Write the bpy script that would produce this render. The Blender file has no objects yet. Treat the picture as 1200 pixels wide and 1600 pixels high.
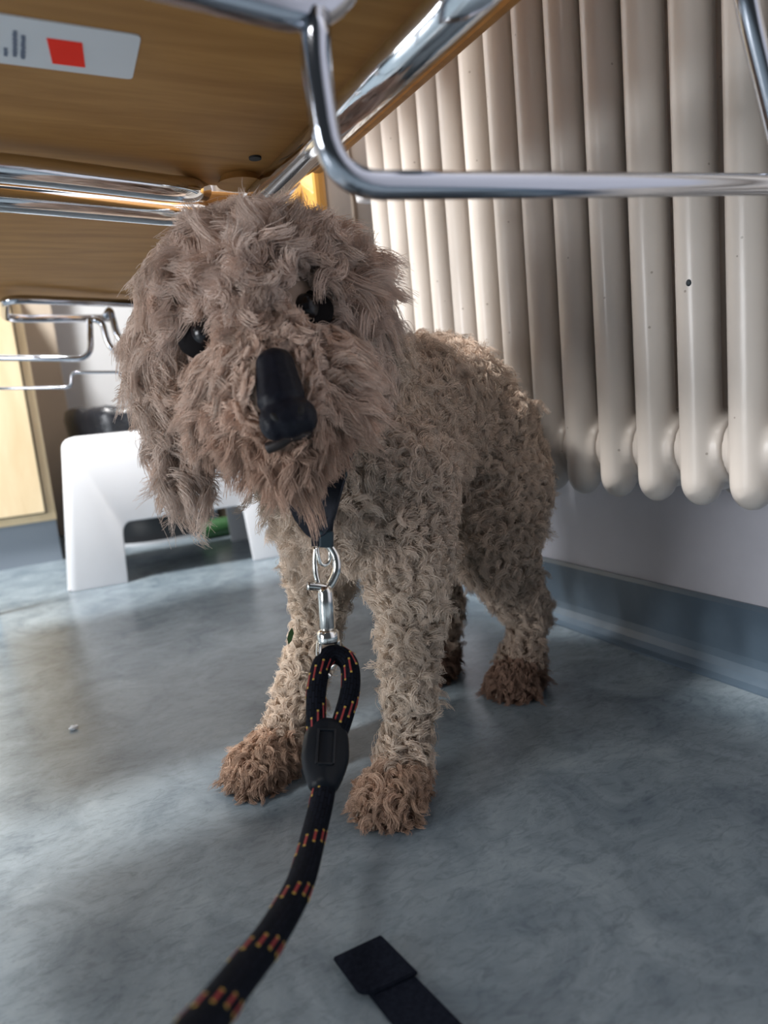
import bpy, bmesh, math, random
import numpy as np
from mathutils import Vector, Matrix

# ------------------------------------------------------------------ camera, world, lights
SC = bpy.context.scene
COL = SC.collection
YAW, PITCH, ROLL = math.radians(27.0), math.radians(9.0), math.radians(-5.5)
FPX = 1085.0
CAM = Vector((0, 0, .26))
fw = Vector((math.sin(YAW)*math.cos(PITCH), math.cos(YAW)*math.cos(PITCH), -math.sin(PITCH)))
rt = Vector((math.cos(YAW), -math.sin(YAW), 0)); up = rt.cross(fw)
rt, up = rt*math.cos(ROLL) + up*math.sin(ROLL), up*math.cos(ROLL) - rt*math.sin(ROLL)
cd = bpy.data.cameras.new('camera'); cam = bpy.data.objects.new('camera', cd); COL.objects.link(cam)
M = Matrix((rt, up, -fw)).transposed().to_4x4(); M.translation = CAM
cam.matrix_world = M
cd.sensor_fit = 'VERTICAL'; cd.sensor_height = 24.0; cd.lens = 24.0*FPX/1600.0
cd.clip_start = .01; cd.clip_end = 50
cd.dof.use_dof = True; cd.dof.focus_distance = .47; cd.dof.aperture_fstop = 4.2
SC.camera = cam

SC.view_settings.view_transform = 'Standard'; SC.view_settings.look = 'None'
SC.view_settings.gamma = 1.0; SC.view_settings.use_curve_mapping = False
SC.view_settings.exposure = -0.10

W = bpy.data.worlds.new('world'); SC.world = W; W.use_nodes = True
bg = W.node_tree.nodes['Background']; bg.inputs[0].default_value = (.80, .90, 1.0, 1); bg.inputs[1].default_value = .055

def area(name, loc, target, sx, sy, power, col=(1, 1, 1)):
    l = bpy.data.lights.new(name, 'AREA'); l.shape = 'RECTANGLE'; l.size = sx; l.size_y = sy
    l.energy = power; l.color = col
    o = bpy.data.objects.new(name, l); COL.objects.link(o); o.location = loc
    o.rotation_euler = (Vector(target) - Vector(loc)).to_track_quat('-Z', 'Y').to_euler()
    return o
area('window_light', (-1.9, .22, .50), (.2, .42, .25), .75, .60, 25, (.95, .97, 1.0))
area('far_fill_light', (-.80, .95, 2.25), (.05, 1.35, .2), .40, .40, 142, (1.0, .98, .95))  # fill lamp added to brighten the far end and the radiator
area('ceiling_light', (-1.3, -.40, 2.30), (-.4, .2, 0), .45, .35, 17, (1.0, .97, .93))

# ------------------------------------------------------------------ helpers
def link(name, me, mat=None, parent=None, smooth=False):
    o = bpy.data.objects.new(name, me); COL.objects.link(o)
    if mat is not None: me.materials.append(mat)
    if smooth: me.polygons.foreach_set('use_smooth', [True]*len(me.polygons))
    if parent is not None: o.parent = parent
    return o
def tag(o, label, cat, group=None):
    o['label'] = label; o['category'] = cat
    if group: o['group'] = group
    return o
def struct(o, label=None):
    o['kind'] = 'structure'
    if label: o['label'] = label
    return o
def empty(name, loc=(0, 0, 0)):
    o = bpy.data.objects.new(name, None); COL.objects.link(o); o.location = loc; o.empty_display_size = .02
    return o
def bm_mesh(bm, name='m'):
    me = bpy.data.meshes.new(name); bm.normal_update(); bm.to_mesh(me); bm.free(); return me
def box_bm(x0, x1, y0, y1, z0, z1, bev=0, seg=2, bm=None):
    b = bmesh.new()
    bmesh.ops.create_cube(b, size=1, matrix=Matrix.Translation(((x0+x1)/2, (y0+y1)/2, (z0+z1)/2)) @ Matrix.Diagonal((x1-x0, y1-y0, z1-z0, 1)))
    if bev: bmesh.ops.bevel(b, geom=b.edges[:], offset=bev, segments=seg, profile=.5, affect='EDGES')
    if bm is not None:
        t = bpy.data.meshes.new('t'); b.to_mesh(t); b.free(); bm.from_mesh(t); bpy.data.meshes.remove(t); return bm
    return b
def box(name, x0, x1, y0, y1, z0, z1, mat, parent=None, bev=0, seg=2):
    return link(name, bm_mesh(box_bm(x0, x1, y0, y1, z0, z1, bev, seg), name), mat, parent)
def fillet(pts, r, n=7):
    pts = [Vector(p) for p in pts]; out = [pts[0]]
    for a, b, c in zip(pts, pts[1:], pts[2:]):
        u, v = (a-b), (c-b); k = min(r, u.length*.49, v.length*.49)
        p, q = b + u.normalized()*k, b + v.normalized()*k
        for i in range(n+1):
            t = i/n; out.append(p*(1-t)**2 + b*2*t*(1-t) + q*t*t)
    return out + [pts[-1]]
def catmull(pts, n=8):
    P = [Vector(p) for p in pts]; P = [P[0]*2-P[1]] + P + [P[-1]*2-P[-2]]; out = []
    for i in range(1, len(P)-2):
        for k in range(n):
            t = k/n; a, b, c, d = P[i-1:i+3]
            out.append(.5*((2*b) + (c-a)*t + (2*a-5*b+4*c-d)*t*t + (3*b-a-3*c+d)*t**3))
    return out + [P[-2]]
def frames(path, up0=None):
    T = [(path[min(i+1, len(path)-1)] - path[max(i-1, 0)]).normalized() for i in range(len(path))]
    a = Vector(up0) if up0 else (Vector((0, 0, 1)) if abs(T[0].z) < .9 else Vector((0, 1, 0)))
    N = []
    for t in T:
        a = (a - t*a.dot(t)).normalized(); N.append(a)
    return T, N
def sweep_mesh(path, prof, cap=True, up0=None):
    """prof: function(i) -> list of (x along N, y along B) points"""
    path = [Vector(p) for p in path]; T, N = frames(path, up0); vs = []; fs = []
    m = len(prof(0))
    for i, p in enumerate(path):
        B = T[i].cross(N[i])
        for (x, y) in prof(i): vs.append(p + N[i]*x + B*y)
    for i in range(len(path)-1):
        for j in range(m):
            k = (j+1) % m; fs.append((i*m+j, i*m+k, (i+1)*m+k, (i+1)*m+j))
    if cap:
        fs.append(tuple(range(m))[::-1]); fs.append(tuple(range((len(path)-1)*m, len(path)*m)))
    me = bpy.data.meshes.new('sweep'); me.from_pydata([tuple(v) for v in vs], [], fs); me.update()
    return me
def tube(name, path, r, mat, parent=None, n=16, cap=True):
    c = [(r*math.cos(2*math.pi*k/n), r*math.sin(2*math.pi*k/n)) for k in range(n)]
    return link(name, sweep_mesh(path, lambda i: c, cap), mat, parent, True)
def blob_mesh(balls, voxel, smooth=4, name='blob', fac=.5):
    """union of ellipsoids (pos, rx, ry, rz, rot) -> one continuous remeshed surface"""
    bm = bmesh.new()
    for b in balls:
        p, rx, ry, rz = b[:4]; rot = b[4] if len(b) > 4 else Matrix.Identity(4)
        bmesh.ops.create_icosphere(bm, subdivisions=2, radius=1, matrix=Matrix.Translation(p) @ rot @ Matrix.Diagonal((rx, ry, rz, 1)))
    me = bm_mesh(bm, name); o = bpy.data.objects.new('tmp', me); COL.objects.link(o)
    m = o.modifiers.new('r', 'REMESH'); m.mode = 'VOXEL'; m.voxel_size = voxel; m.use_smooth_shade = True
    s = o.modifiers.new('s', 'SMOOTH'); s.iterations = smooth; s.factor = fac
    dg = bpy.context.evaluated_depsgraph_get(); dg.update()
    out = bpy.data.meshes.new_from_object(o.evaluated_get(dg)); out.name = name
    bpy.data.objects.remove(o); bpy.data.meshes.remove(me)
    out.materials.clear(); out.polygons.foreach_set('use_smooth', [True]*len(out.polygons))
    return out
def chain(pts, step=.35):
    """pts: (Vector, r) -> balls"""
    out = []
    for (a, ra), (b, rb) in zip(pts, pts[1:]):
        d = (b-a).length; n = max(1, int(d/(step*min(ra, rb))))
        for i in range(n):
            t = i/n; r = ra*(1-t)+rb*t; out.append((a*(1-t)+b*t, r, r, r))
    a, r = pts[-1]; out.append((a, r, r, r)); return out

# ------------------------------------------------------------------ materials
def mat(name, col=(.5, .5, .5), rough=.5, metal=0, spec=.5, coat=0):
    m = bpy.data.materials.new(name); m.use_nodes = True; b = m.node_tree.nodes['Principled BSDF']
    b.inputs['Base Color'].default_value = (*col, 1); b.inputs['Roughness'].default_value = rough
    b.inputs['Metallic'].default_value = metal; b.inputs['Specular IOR Level'].default_value = spec
    b.inputs['Coat Weight'].default_value = coat
    return m
def nd(m, t, **kw):
    n = m.node_tree.nodes.new(t)
    for k, v in kw.items(): setattr(n, k, v)
    return n
def lk(m, a, b): m.node_tree.links.new(a, b)
def noise_color(m, stops, scale=(1, 1, 1), nscale=5, detail=6, rough=.6, dist=0, bump=0, bdist=.001, roughvar=None):
    b = m.node_tree.nodes['Principled BSDF']
    tc = nd(m, 'ShaderNodeTexCoord'); mp = nd(m, 'ShaderNodeMapping'); mp.inputs['Scale'].default_value = scale
    nz = nd(m, 'ShaderNodeTexNoise'); nz.inputs['Scale'].default_value = nscale; nz.inputs['Detail'].default_value = detail
    nz.inputs['Roughness'].default_value = rough; nz.inputs['Distortion'].default_value = dist
    cr = nd(m, 'ShaderNodeValToRGB'); e = cr.color_ramp.elements
    for i, (p, c) in enumerate(stops):
        el = e[i] if i < 2 else e.new(p)
        el.position = p; el.color = (*c, 1)
    lk(m, tc.outputs['Object'], mp.inputs[0]); lk(m, mp.outputs[0], nz.inputs['Vector'])
    lk(m, nz.outputs['Fac'], cr.inputs[0]); lk(m, cr.outputs[0], b.inputs['Base Color'])
    if bump:
        bp = nd(m, 'ShaderNodeBump'); bp.inputs['Strength'].default_value = bump; bp.inputs['Distance'].default_value = bdist
        lk(m, nz.outputs['Fac'], bp.inputs['Height']); lk(m, bp.outputs[0], b.inputs['Normal'])
    if roughvar:
        mr = nd(m, 'ShaderNodeMapRange'); mr.inputs[3].default_value, mr.inputs[4].default_value = roughvar
        lk(m, nz.outputs['Fac'], mr.inputs[0]); lk(m, mr.outputs[0], b.inputs['Roughness'])
    return m

chrome = mat('chrome', (.78, .80, .83), .10, 1)
chrome_dark = mat('chrome_wire', (.46, .48, .53), .13, 1)
steel = mat('polished_steel', (.85, .84, .80), .14, 1)
black_gap = mat('dark_gap', (.01, .01, .012), .6)
white_plastic = mat('white_plastic', (.80, .82, .86), .32)
black_plastic = mat('black_plastic', (.012, .014, .018), .35)
bag_mat = noise_color(mat('bin_bag', (.01, .01, .012), .22), [(.3, (.006, .007, .01)), (.7, (.02, .022, .028))], nscale=30, bump=.6, bdist=.004)

floor_m = mat('vinyl_floor', (.3, .34, .38), .27, spec=.5)
def build_floor_mat(m):
    b = m.node_tree.nodes['Principled BSDF']
    tc = nd(m, 'ShaderNodeTexCoord')
    n1 = nd(m, 'ShaderNodeTexNoise'); n1.inputs['Scale'].default_value = 16; n1.inputs['Detail'].default_value = 8; n1.inputs['Roughness'].default_value = .68; n1.inputs['Distortion'].default_value = .8
    n2 = nd(m, 'ShaderNodeTexNoise'); n2.inputs['Scale'].default_value = 75; n2.inputs['Detail'].default_value = 5; n2.inputs['Roughness'].default_value = .7; n2.inputs['Distortion'].default_value = 1.2
    mp = nd(m, 'ShaderNodeMapping'); mp.inputs['Scale'].default_value = (1, 2.2, 1); mp.inputs['Rotation'].default_value = (0, 0, .5)
    lk(m, tc.outputs['Object'], n1.inputs['Vector']); lk(m, tc.outputs['Object'], mp.inputs[0]); lk(m, mp.outputs[0], n2.inputs['Vector'])
    cr = nd(m, 'ShaderNodeValToRGB'); e = cr.color_ramp.elements
    e[0].position = .32; e[0].color = (.118, .155, .188, 1); e[1].position = .70; e[1].color = (.262, .315, .352, 1)
    cr2 = nd(m, 'ShaderNodeValToRGB'); e = cr2.color_ramp.elements
    e[0].position = .30; e[0].color = (.62, .64, .67, 1); e[1].position = .52; e[1].color = (1, 1, 1, 1)
    lk(m, n1.outputs['Fac'], cr.inputs[0]); lk(m, n2.outputs['Fac'], cr2.inputs[0])
    mx = nd(m, 'ShaderNodeMix', data_type='RGBA', blend_type='MULTIPLY'); mx.inputs[0].default_value = .8
    lk(m, cr.outputs[0], mx.inputs[6]); lk(m, cr2.outputs[0], mx.inputs[7]); lk(m, mx.outputs[2], b.inputs['Base Color'])
    n3 = nd(m, 'ShaderNodeTexNoise'); n3.inputs['Scale'].default_value = 60; n3.inputs['Detail'].default_value = 4
    lk(m, tc.outputs['Object'], n3.inputs['Vector'])
    bp = nd(m, 'ShaderNodeBump'); bp.inputs['Strength'].default_value = .06; bp.inputs['Distance'].default_value = .001
    lk(m, n3.outputs['Fac'], bp.inputs['Height']); lk(m, bp.outputs[0], b.inputs['Normal'])
build_floor_mat(floor_m)
wall_m = noise_color(mat('painted_wall', rough=.45), [(.3, (.50, .50, .56)), (.7, (.58, .58, .64))], nscale=12, bump=.05)
skirt_m = noise_color(mat('vinyl_skirting', rough=.35), [(.3, (.085, .125, .170)), (.7, (.110, .155, .205))], nscale=25)
grey_wall = noise_color(mat('grey_wall', rough=.6), [(.3, (.58, .60, .63)), (.7, (.66, .68, .71))], nscale=4)
beige_m = mat('beige_panel', (.52, .45, .37), .6)
brown_m = noise_color(mat('shaded_brown_panel', rough=.5), [(.3, (.085, .060, .048)), (.7, (.12, .09, .07))], scale=(1, 1, .15), nscale=30)  # light brown boards, the shadow on them put into the colour
brown_edge = mat('pale_batten', (.30, .24, .19), .5)
birch = noise_color(mat('birch_front', rough=.42), [(.3, (.70, .55, .34)), (.7, (.82, .69, .47))], scale=(3, 3, .5), nscale=9, dist=.5)
plinth_m = mat('grey_plinth', (.22, .26, .31), .4)
ply = noise_color(mat('plywood_seat', rough=.60, spec=.25), [(.25, (.29, .132, .034)), (.75, (.47, .245, .075))], scale=(.6, 5, 5), nscale=14, detail=7, dist=.6)
ply_sunlit = noise_color(mat('sunlit_plywood', rough=.35, coat=.3), [(.3, (.62, .30, .06)), (.7, (.78, .42, .10))], scale=(5, 5, .6), nscale=12)  # sunlight on the plywood put into a brighter orange
rad_m = mat('radiator_enamel', (.60, .54, .46), .30)
def build_rad_mat(m):
    b = m.node_tree.nodes['Principled BSDF']; tc = nd(m, 'ShaderNodeTexCoord')
    n1 = nd(m, 'ShaderNodeTexNoise'); n1.inputs['Scale'].default_value = 9; n1.inputs['Detail'].default_value = 5
    geo = nd(m, 'ShaderNodeNewGeometry')
    lk(m, geo.outputs['Position'], n1.inputs['Vector'])
    cr = nd(m, 'ShaderNodeValToRGB'); e = cr.color_ramp.elements
    e[0].position = .3; e[0].color = (.60, .545, .495, 1); e[1].position = .7; e[1].color = (.68, .625, .575, 1)
    lk(m, n1.outputs['Fac'], cr.inputs[0])
    v = nd(m, 'ShaderNodeTexVoronoi'); v.inputs['Scale'].default_value = 55; v.inputs['Randomness'].default_value = 1
    lk(m, geo.outputs['Position'], v.inputs['Vector'])
    lt = nd(m, 'ShaderNodeMath', operation='LESS_THAN'); lt.inputs[1].default_value = .055
    lk(m, v.outputs['Distance'], lt.inputs[0])
    mx = nd(m, 'ShaderNodeMix', data_type='RGBA'); mx.inputs[7].default_value = (.30, .25, .21, 1)
    mu = nd(m, 'ShaderNodeMath', operation='MULTIPLY'); mu.inputs[1].default_value = .7
    lk(m, lt.outputs[0], mu.inputs[0]); lk(m, mu.outputs[0], mx.inputs[0])
    lk(m, cr.outputs[0], mx.inputs[6]); lk(m, mx.outputs[2], b.inputs['Base Color'])
    n2 = nd(m, 'ShaderNodeTexNoise'); n2.inputs['Scale'].default_value = 70; n2.inputs['Detail'].default_value = 3
    lk(m, geo.outputs['Position'], n2.inputs['Vector'])
    bp = nd(m, 'ShaderNodeBump'); bp.inputs['Strength'].default_value = .12; bp.inputs['Distance'].default_value = .002
    lk(m, n2.outputs['Fac'], bp.inputs['Height']); lk(m, bp.outputs[0], b.inputs['Normal'])
build_rad_mat(rad_m)
chip_m = mat('bare_metal_chip', (.02, .03, .04), .5)
sticker_m = noise_color(mat('paper_sticker', rough=.5), [(.3, (.60, .63, .66)), (.7, (.68, .70, .73))], nscale=8)
red_m = mat('red_print', (.95, .030, .012), .6, spec=.1)
ink_m = mat('grey_ink', (.16, .19, .26), .6)

# ------------------------------------------------------------------ setting
struct(box('floor', -3.2, .60, -2.2, 2.3, -.04, 0, floor_m))
WX = .515
struct(box('wall_right', WX, WX+.08, -2.2, 2.3, 0, 2.3, wall_m))
# coved skirting: flat face, thin top lip, concave foot running out on to the floor
prof = [(0, 0), (-.024, 0), (-.024, .0015), (-.016, .003), (-.010, .007), (-.006, .013), (-.0045, .020), (-.0045, .062), (-.0025, .066), (0, .066)]
vs = []; fs = []
for y in (-2.2, 2.0):
    vs += [(WX + px, y, pz) for px, pz in prof]
n = len(prof)
fs = [(j, (j+1) % n, n+(j+1) % n, n+j) for j in range(n)] + [tuple(range(n))[::-1], tuple(range(n, 2*n))]
me = bpy.data.meshes.new('baseboard_right'); me.from_pydata(vs, [], fs); me.update()
struct(link('baseboard_right', me, skirt_m))
struct(box('wall_back', -3.2, .60, 2.02, 2.10, 0, 2.3, grey_wall))
struct(box('baseboard_back', -.05, .50, 2.008, 2.02, 0, .07, skirt_m))
struct(box('trim_1', .050, .125, 1.95, 2.02, 0, 2.3, beige_m, bev=.002), 'beige vertical corner post between the birch cabinet and grey wall')

# panelling on the wall beyond the radiator: boards with thin pale battens
pan = empty('wall_panelling', (WX, 1.1, 0))
struct(pan, 'boarded wall panelling with shade painted into its brown beyond the far end of the radiator')
y = .86
k = 0
while y < 1.9:
    box('board', -.030, 0, y-1.1, y-1.1+.088, .05, 1.5, brown_m, pan, .002)
    box('batten', -.034, -.004, y-1.1+.088, y-1.1+.094, .05, 1.5, brown_edge, pan)
    y += .094

# ------------------------------------------------------------------ radiator
RX, RB, RZ0, RZ1, RP = .420, .462, .166, .86, .0383
rad = tag(empty('column_radiator', (RX, .45, 0)), 'cream painted cast column radiator with chipped enamel on the right wall', 'radiator')
balls = []
def vtube(x, z0, z1, rx, ry):
    z = z0
    while z <= z1+1e-6:
        balls.append((Vector((x, 0, z)), rx, ry, .018)); z += .006
def sect():
    bm = bmesh.new()
    def cyl(x, rx, ry, z0, z1):
        bmesh.ops.create_cone(bm, cap_ends=True, segments=24, radius1=1, radius2=1, depth=1, matrix=Matrix.Translation((x, 0, (z0+z1)/2)) @ Matrix.Diagonal((rx, ry, z1-z0, 1)))
    def ell(x, y, z, rx, ry, rz):
        bmesh.ops.create_icosphere(bm, subdivisions=3, radius=1, matrix=Matrix.Translation((x, y, z)) @ Matrix.Diagonal((rx, ry, rz, 1)))
    for zc, s in ((RZ0, 1), (RZ1, -1)):
        for x in (RX, RB):
            ell(x, 0, zc+s*.018, .0148, .0136, .018)
            ell(x+(.008 if x == RX else -.008), 0, zc+s*.032, .015, .0136, .026)
        ell((RX+RB)/2, 0, zc+s*.038, .026, .0165, .030)
        bmesh.ops.create_cone(bm, cap_ends=True, segments=32, radius1=.0245, radius2=.0245, depth=RP-.0012, matrix=Matrix.Translation(((RX+RB)/2-.004, 0, zc+s*.040)) @ Matrix.Rotation(math.pi/2, 4, 'X'))
    for x in (RX, RB): cyl(x, .0148, .0136, RZ0+.018, RZ1-.018)
    me = bm_mesh(bm); o = bpy.data.objects.new('t', me); COL.objects.link(o)
    r = o.modifiers.new('r', 'REMESH'); r.mode = 'VOXEL'; r.voxel_size = .0022
    s = o.modifiers.new('s', 'SMOOTH'); s.iterations = 7; s.factor = .5
    dg = bpy.context.evaluated_depsgraph_get(); dg.update()
    out = bpy.data.meshes.new_from_object(o.evaluated_get(dg)); bpy.data.objects.remove(o); bpy.data.meshes.remove(me)
    out.materials.clear(); out.materials.append(rad_m)
    out.transform(Matrix.Translation((-RX, 0, 0)))
    out.polygons.foreach_set('use_smooth', [True]*len(out.polygons)); return out
sm = sect()
for k in range(-4, 13):
    o = bpy.data.objects.new('column', sm); COL.objects.link(o); o.parent = rad
    o.location = (0, .290 + RP*k - .45, 0)
# chip of bare metal on the second column from the right edge of the view
bm = bmesh.new(); bmesh.ops.create_icosphere(bm, subdivisions=2, radius=1, matrix=Matrix.Translation((-.0136, .3245-.45, .318)) @ Matrix.Diagonal((.0012, .0020, .0024, 1)))
link('paint_chip', bm_mesh(bm), chip_m, rad)
# bracket at its far end
br = box('wall_bracket', -.012, .085, .776-.45, .798-.45, .50, .53, white_plastic, rad, .004)

# ------------------------------------------------------------------ chairs
def seat_mesh(x0, x1, y0, y1, z, th=.011, rc=.045, dip=.010):
    """plywood pan: rounded corners, slight dish"""
    pts = []
    for cx, cy, a0 in ((x1-rc, y1-rc, 0), (x0+rc, y1-rc, 90), (x0+rc, y0+rc, 180), (x1-rc, y0+rc, 270)):
        for k in range(7):
            a = math.radians(a0 + 15*k); pts.append((cx + rc*math.cos(a), cy + rc*math.sin(a)))
    bm = bmesh.new(); ring = []
    cxm, cym = (x0+x1)/2, (y0+y1)/2; rows = []
    for s in (1, .93, .8, .6, .35, .12):
        rows.append([bm.verts.new((cxm+(px-cxm)*s, cym+(py-cym)*s, z - dip*(1-s*s))) for px, py in pts])
    for a, b in zip(rows, rows[1:]):
        for j in range(len(pts)): bm.faces.new((a[j], a[(j+1) % len(pts)], b[(j+1) % len(pts)], b[j]))
    bm.faces.new(rows[-1])
    bmesh.ops.recalc_face_normals(bm, faces=bm.faces[:])
    me = bm_mesh(bm); return me
def seat(name, parent, x0, x1, y0, y1, z, dip=.0):
    o = link(name, seat_mesh(x0, x1, y0, y1, z, dip=dip), ply, parent, False)
    s = o.modifiers.new('s', 'SOLIDIFY'); s.thickness = .011; s.offset = 0
    b = o.modifiers.new('b', 'BEVEL'); b.width = .003; b.segments = 2; b.limit_method = 'ANGLE'
    return o
ZS = .436   # seat centre plane; underside at .4305
ZR = .417   # rails
# --- nearest chair, its underside fills the top left of the view
c1 = tag(empty('stacking_chair', (0, .30, 0)), 'plywood chair with a red and white sticker under its seat', 'chair', 'chrome and plywood chairs in a row')
def loc(p, o): return Vector(p) - o.location
def ctube(name, pts, r, parent, m=chrome, fr=.03, n=18):
    return tube(name, [p - parent.location for p in fillet(pts, fr)], r, m, parent, n)
s1 = seat('seat', c1, -.20, .224, .235-.30, .540-.30, ZS)
ctube('back_rail', [(.186, .20, ZR), (.186, .535, ZR)], .0100, c1)
ctube('side_rail', [(-.24, .462, ZR), (.03, .487, ZR), (.128, .508, ZR), (.15, .545, ZR+.012)], .0085, c1, fr=.02)
ctube('wire_bracket', [(.1125, .236, .392), (.1095, .234, .375), (.1110, .233, .336), (.362, .228, .348), (.326, .226, .425), (.29, .226, .62)], .0051, c1, chrome_dark, fr=.020)
ctube('wire_hook', [(-.12, .238, .401), (.05, .238, .3965), (.1165, .2375, .3915), (.142, .240, .428)], .0060, c1, chrome_dark, fr=.018)
bm = bmesh.new(); bmesh.ops.create_cone(bm, cap_ends=True, segments=20, radius1=.0042, radius2=.0042, depth=.002, matrix=Matrix.Translation((.171, .476-.30, .4302)))
link('screw_hole', bm_mesh(bm), black_gap, c1)
bm = bmesh.new(); bmesh.ops.create_cone(bm, cap_ends=True, segments=28, radius1=.017, radius2=.013, depth=.006, matrix=Matrix.Translation((.172, .516-.30, .4280)))
link('glide_block', bm_mesh(bm), ply, c1, False)
for px, py in ((-.235, .245), (-.235, .462)):
    ctube('leg', [(px, py, ZR), (px-.03, py, .0)], .0095, c1)
box('unseen_back_panel', .255, .267, .30-.30, .58-.30, .457, .90, ply, c1, .004)  # unseen panel, extended to cast shade on the radiator's middle columns
ctube('back_post', [(.186, .24, ZR), (.248, .24, .47), (.270, .24, .80)], .0095, c1)
ctube('back_post', [(.186, .53, ZR), (.240, .53, .50), (.246, .53, .80)], .0095, c1)
# sticker
def quad_prism(name, corners, z0, z1, m, parent):
    vs = [(x, y, z0) for x, y in corners] + [(x, y, z1) for x, y in corners]; n = len(corners)
    fs = [tuple(range(n))[::-1], tuple(range(n, 2*n))] + [(j, (j+1) % n, n+(j+1) % n, n+j) for j in range(n)]
    me = bpy.data.meshes.new(name); me.from_pydata(vs, [], fs); me.update()
    bm = bmesh.new(); bm.from_mesh(me); bmesh.ops.recalc_face_normals(bm, faces=bm.faces[:]); bm.to_mesh(me); bm.free()
    return link(name, me, m, parent)
Y0 = .30
def rr(cs, r=.003):
    out = []
    cs = [Vector((x, y, 0)) for x, y in cs]
    for i in range(len(cs)):
        a, b, c = cs[i-1], cs[i], cs[(i+1) % len(cs)]
        p, q = b+(a-b).normalized()*r, b+(c-b).normalized()*r
        for t in (0, .33, .66, 1):
            v = p*(1-t)**2+b*2*t*(1-t)+q*t*t; out.append((v.x, v.y))
    return out
stk = quad_prism('sticker', rr([(-.045, .340-Y0), (.0765, .342-Y0), (.0785, .384-Y0), (-.045, .382-Y0)]), .4298, .4305, sticker_m, c1)
stk['label'] = 'white paper sticker with a red square'
quad_prism('red_square', [(.0385, .3545-Y0), (.0530, .3545-Y0), (.0560, .3768-Y0), (.0418, .3768-Y0)], .4295, .4299, red_m, stk)
bm = bmesh.new(); random.seed(4)
for cx, y0, y1 in ((.0262, .352, .374), (.0295, .355, .375), (.0225, .368, .374), (.0185, .366, .372)):
    yy = y0
    while yy < y1:
        w = random.uniform(.0006, .0013)
        box_bm(cx-random.uniform(.0007, .0011), cx+random.uniform(.0006, .0010), yy-Y0, yy+w-Y0, .4294, .4299, bm=bm); yy += w+.0005
link('printed_text', bm_mesh(bm), ink_m, stk)
# --- second chair further along the row
c2 = tag(empty('stacking_chair', (0, .80, 0)), "plywood chair further along the row, behind the dog's head", 'chair', 'chrome and plywood chairs in a row')
seat('seat', c2, -.20, .228, .585-.80, 1.03-.80, ZS)
ctube('side_rail', [(-.24, .530, ZR+.004), (.03, .548, ZR), (.137, .570, ZR), (.18, .60, ZR+.012)], .0085, c2, fr=.02)
ctube('back_rail', [(.186, .60, ZR), (.186, 1.04, ZR)], .0100, c2)
ctube('side_loop', [(.19, 1.010, ZR+.004), (.012, .925, ZR), (.010, 1.06, ZR-.003), (.146, 1.075, ZR-.004)], .0052, c2, chrome_dark, fr=.03)
ctube('wire_bracket', [(-.20, 1.150, .386), (.104, 1.022, .3535), (.110, 1.022, .405)], .0040, c2, chrome_dark, fr=.02)
ctube('wire_bracket', [(.112, 1.018, .405), (.124, 1.014, .400), (.128, 1.010, .358), (.24, .955, .352)], .0040, c2, chrome_dark, fr=.022)
ctube('wire_bracket', [(.128, 1.016, .405), (.136, 1.014, .418), (.141, 1.007, .368), (.24, .955, .362)], .0045, c2, chrome_dark, fr=.02)
ctube('lower_wire', [(-.20, 1.18, .343), (.075, 1.032, .3185), (.078, 1.031, .338), (.136, 1.000, .332), (.141, .997, .311), (.26, .94, .305)], .0020, c2, chrome_dark, fr=.008)
ctube('leg', [(-.09, 1.17, ZR), (-.066, 1.172, .30), (-.070, 1.173, 0)], .0060, c2, chrome_dark)
ctube('leg', [(-.235, .62, ZR), (-.265, .62, 0)], .0095, c2)
box('unseen_back_panel', .268, .280, .600-.80, 1.02-.80, .72, .86, ply_sunlit, c2, .004)
bk = box('back_upright', .268, .280, .600-.80, .655-.80, .428, .50, ply_sunlit, c2, .004)
box('back_upright', .268, .280, .965-.80, 1.02-.80, .46, .80, ply_sunlit, c2, .004)
bk['label'] = 'plywood backrest upright with sunlight painted in as orange'
ctube('back_post', [(.186, .64, ZR), (.285, .64, .47), (.29, .64, .80)], .0095, c2)
ctube('back_post', [(.186, 1.00, ZR), (.285, 1.00, .47), (.29, 1.00, .80)], .0095, c2)

# ------------------------------------------------------------------ birch cabinet
cb = tag(empty('base_cabinet', (-.20, 1.56, 0)), 'pale birch cabinet on a grey plinth at the left edge', 'cabinet')
CX0, CX1 = -.62+.20, .046+.20
box('carcass', CX0, CX1, .004, .44, .086, .62, birch, cb, .001)
box('plinth', CX0, CX1-.002, .012, .43, 0, .086, plinth_m, cb)
box('shadow_gap', CX0+.004, CX1-.016, .001, .005, .102, .605, black_gap, cb)
box('door', CX0+.006, CX1-.0195, -.014, .003, .1055, .602, birch, cb, .0012)

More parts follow.
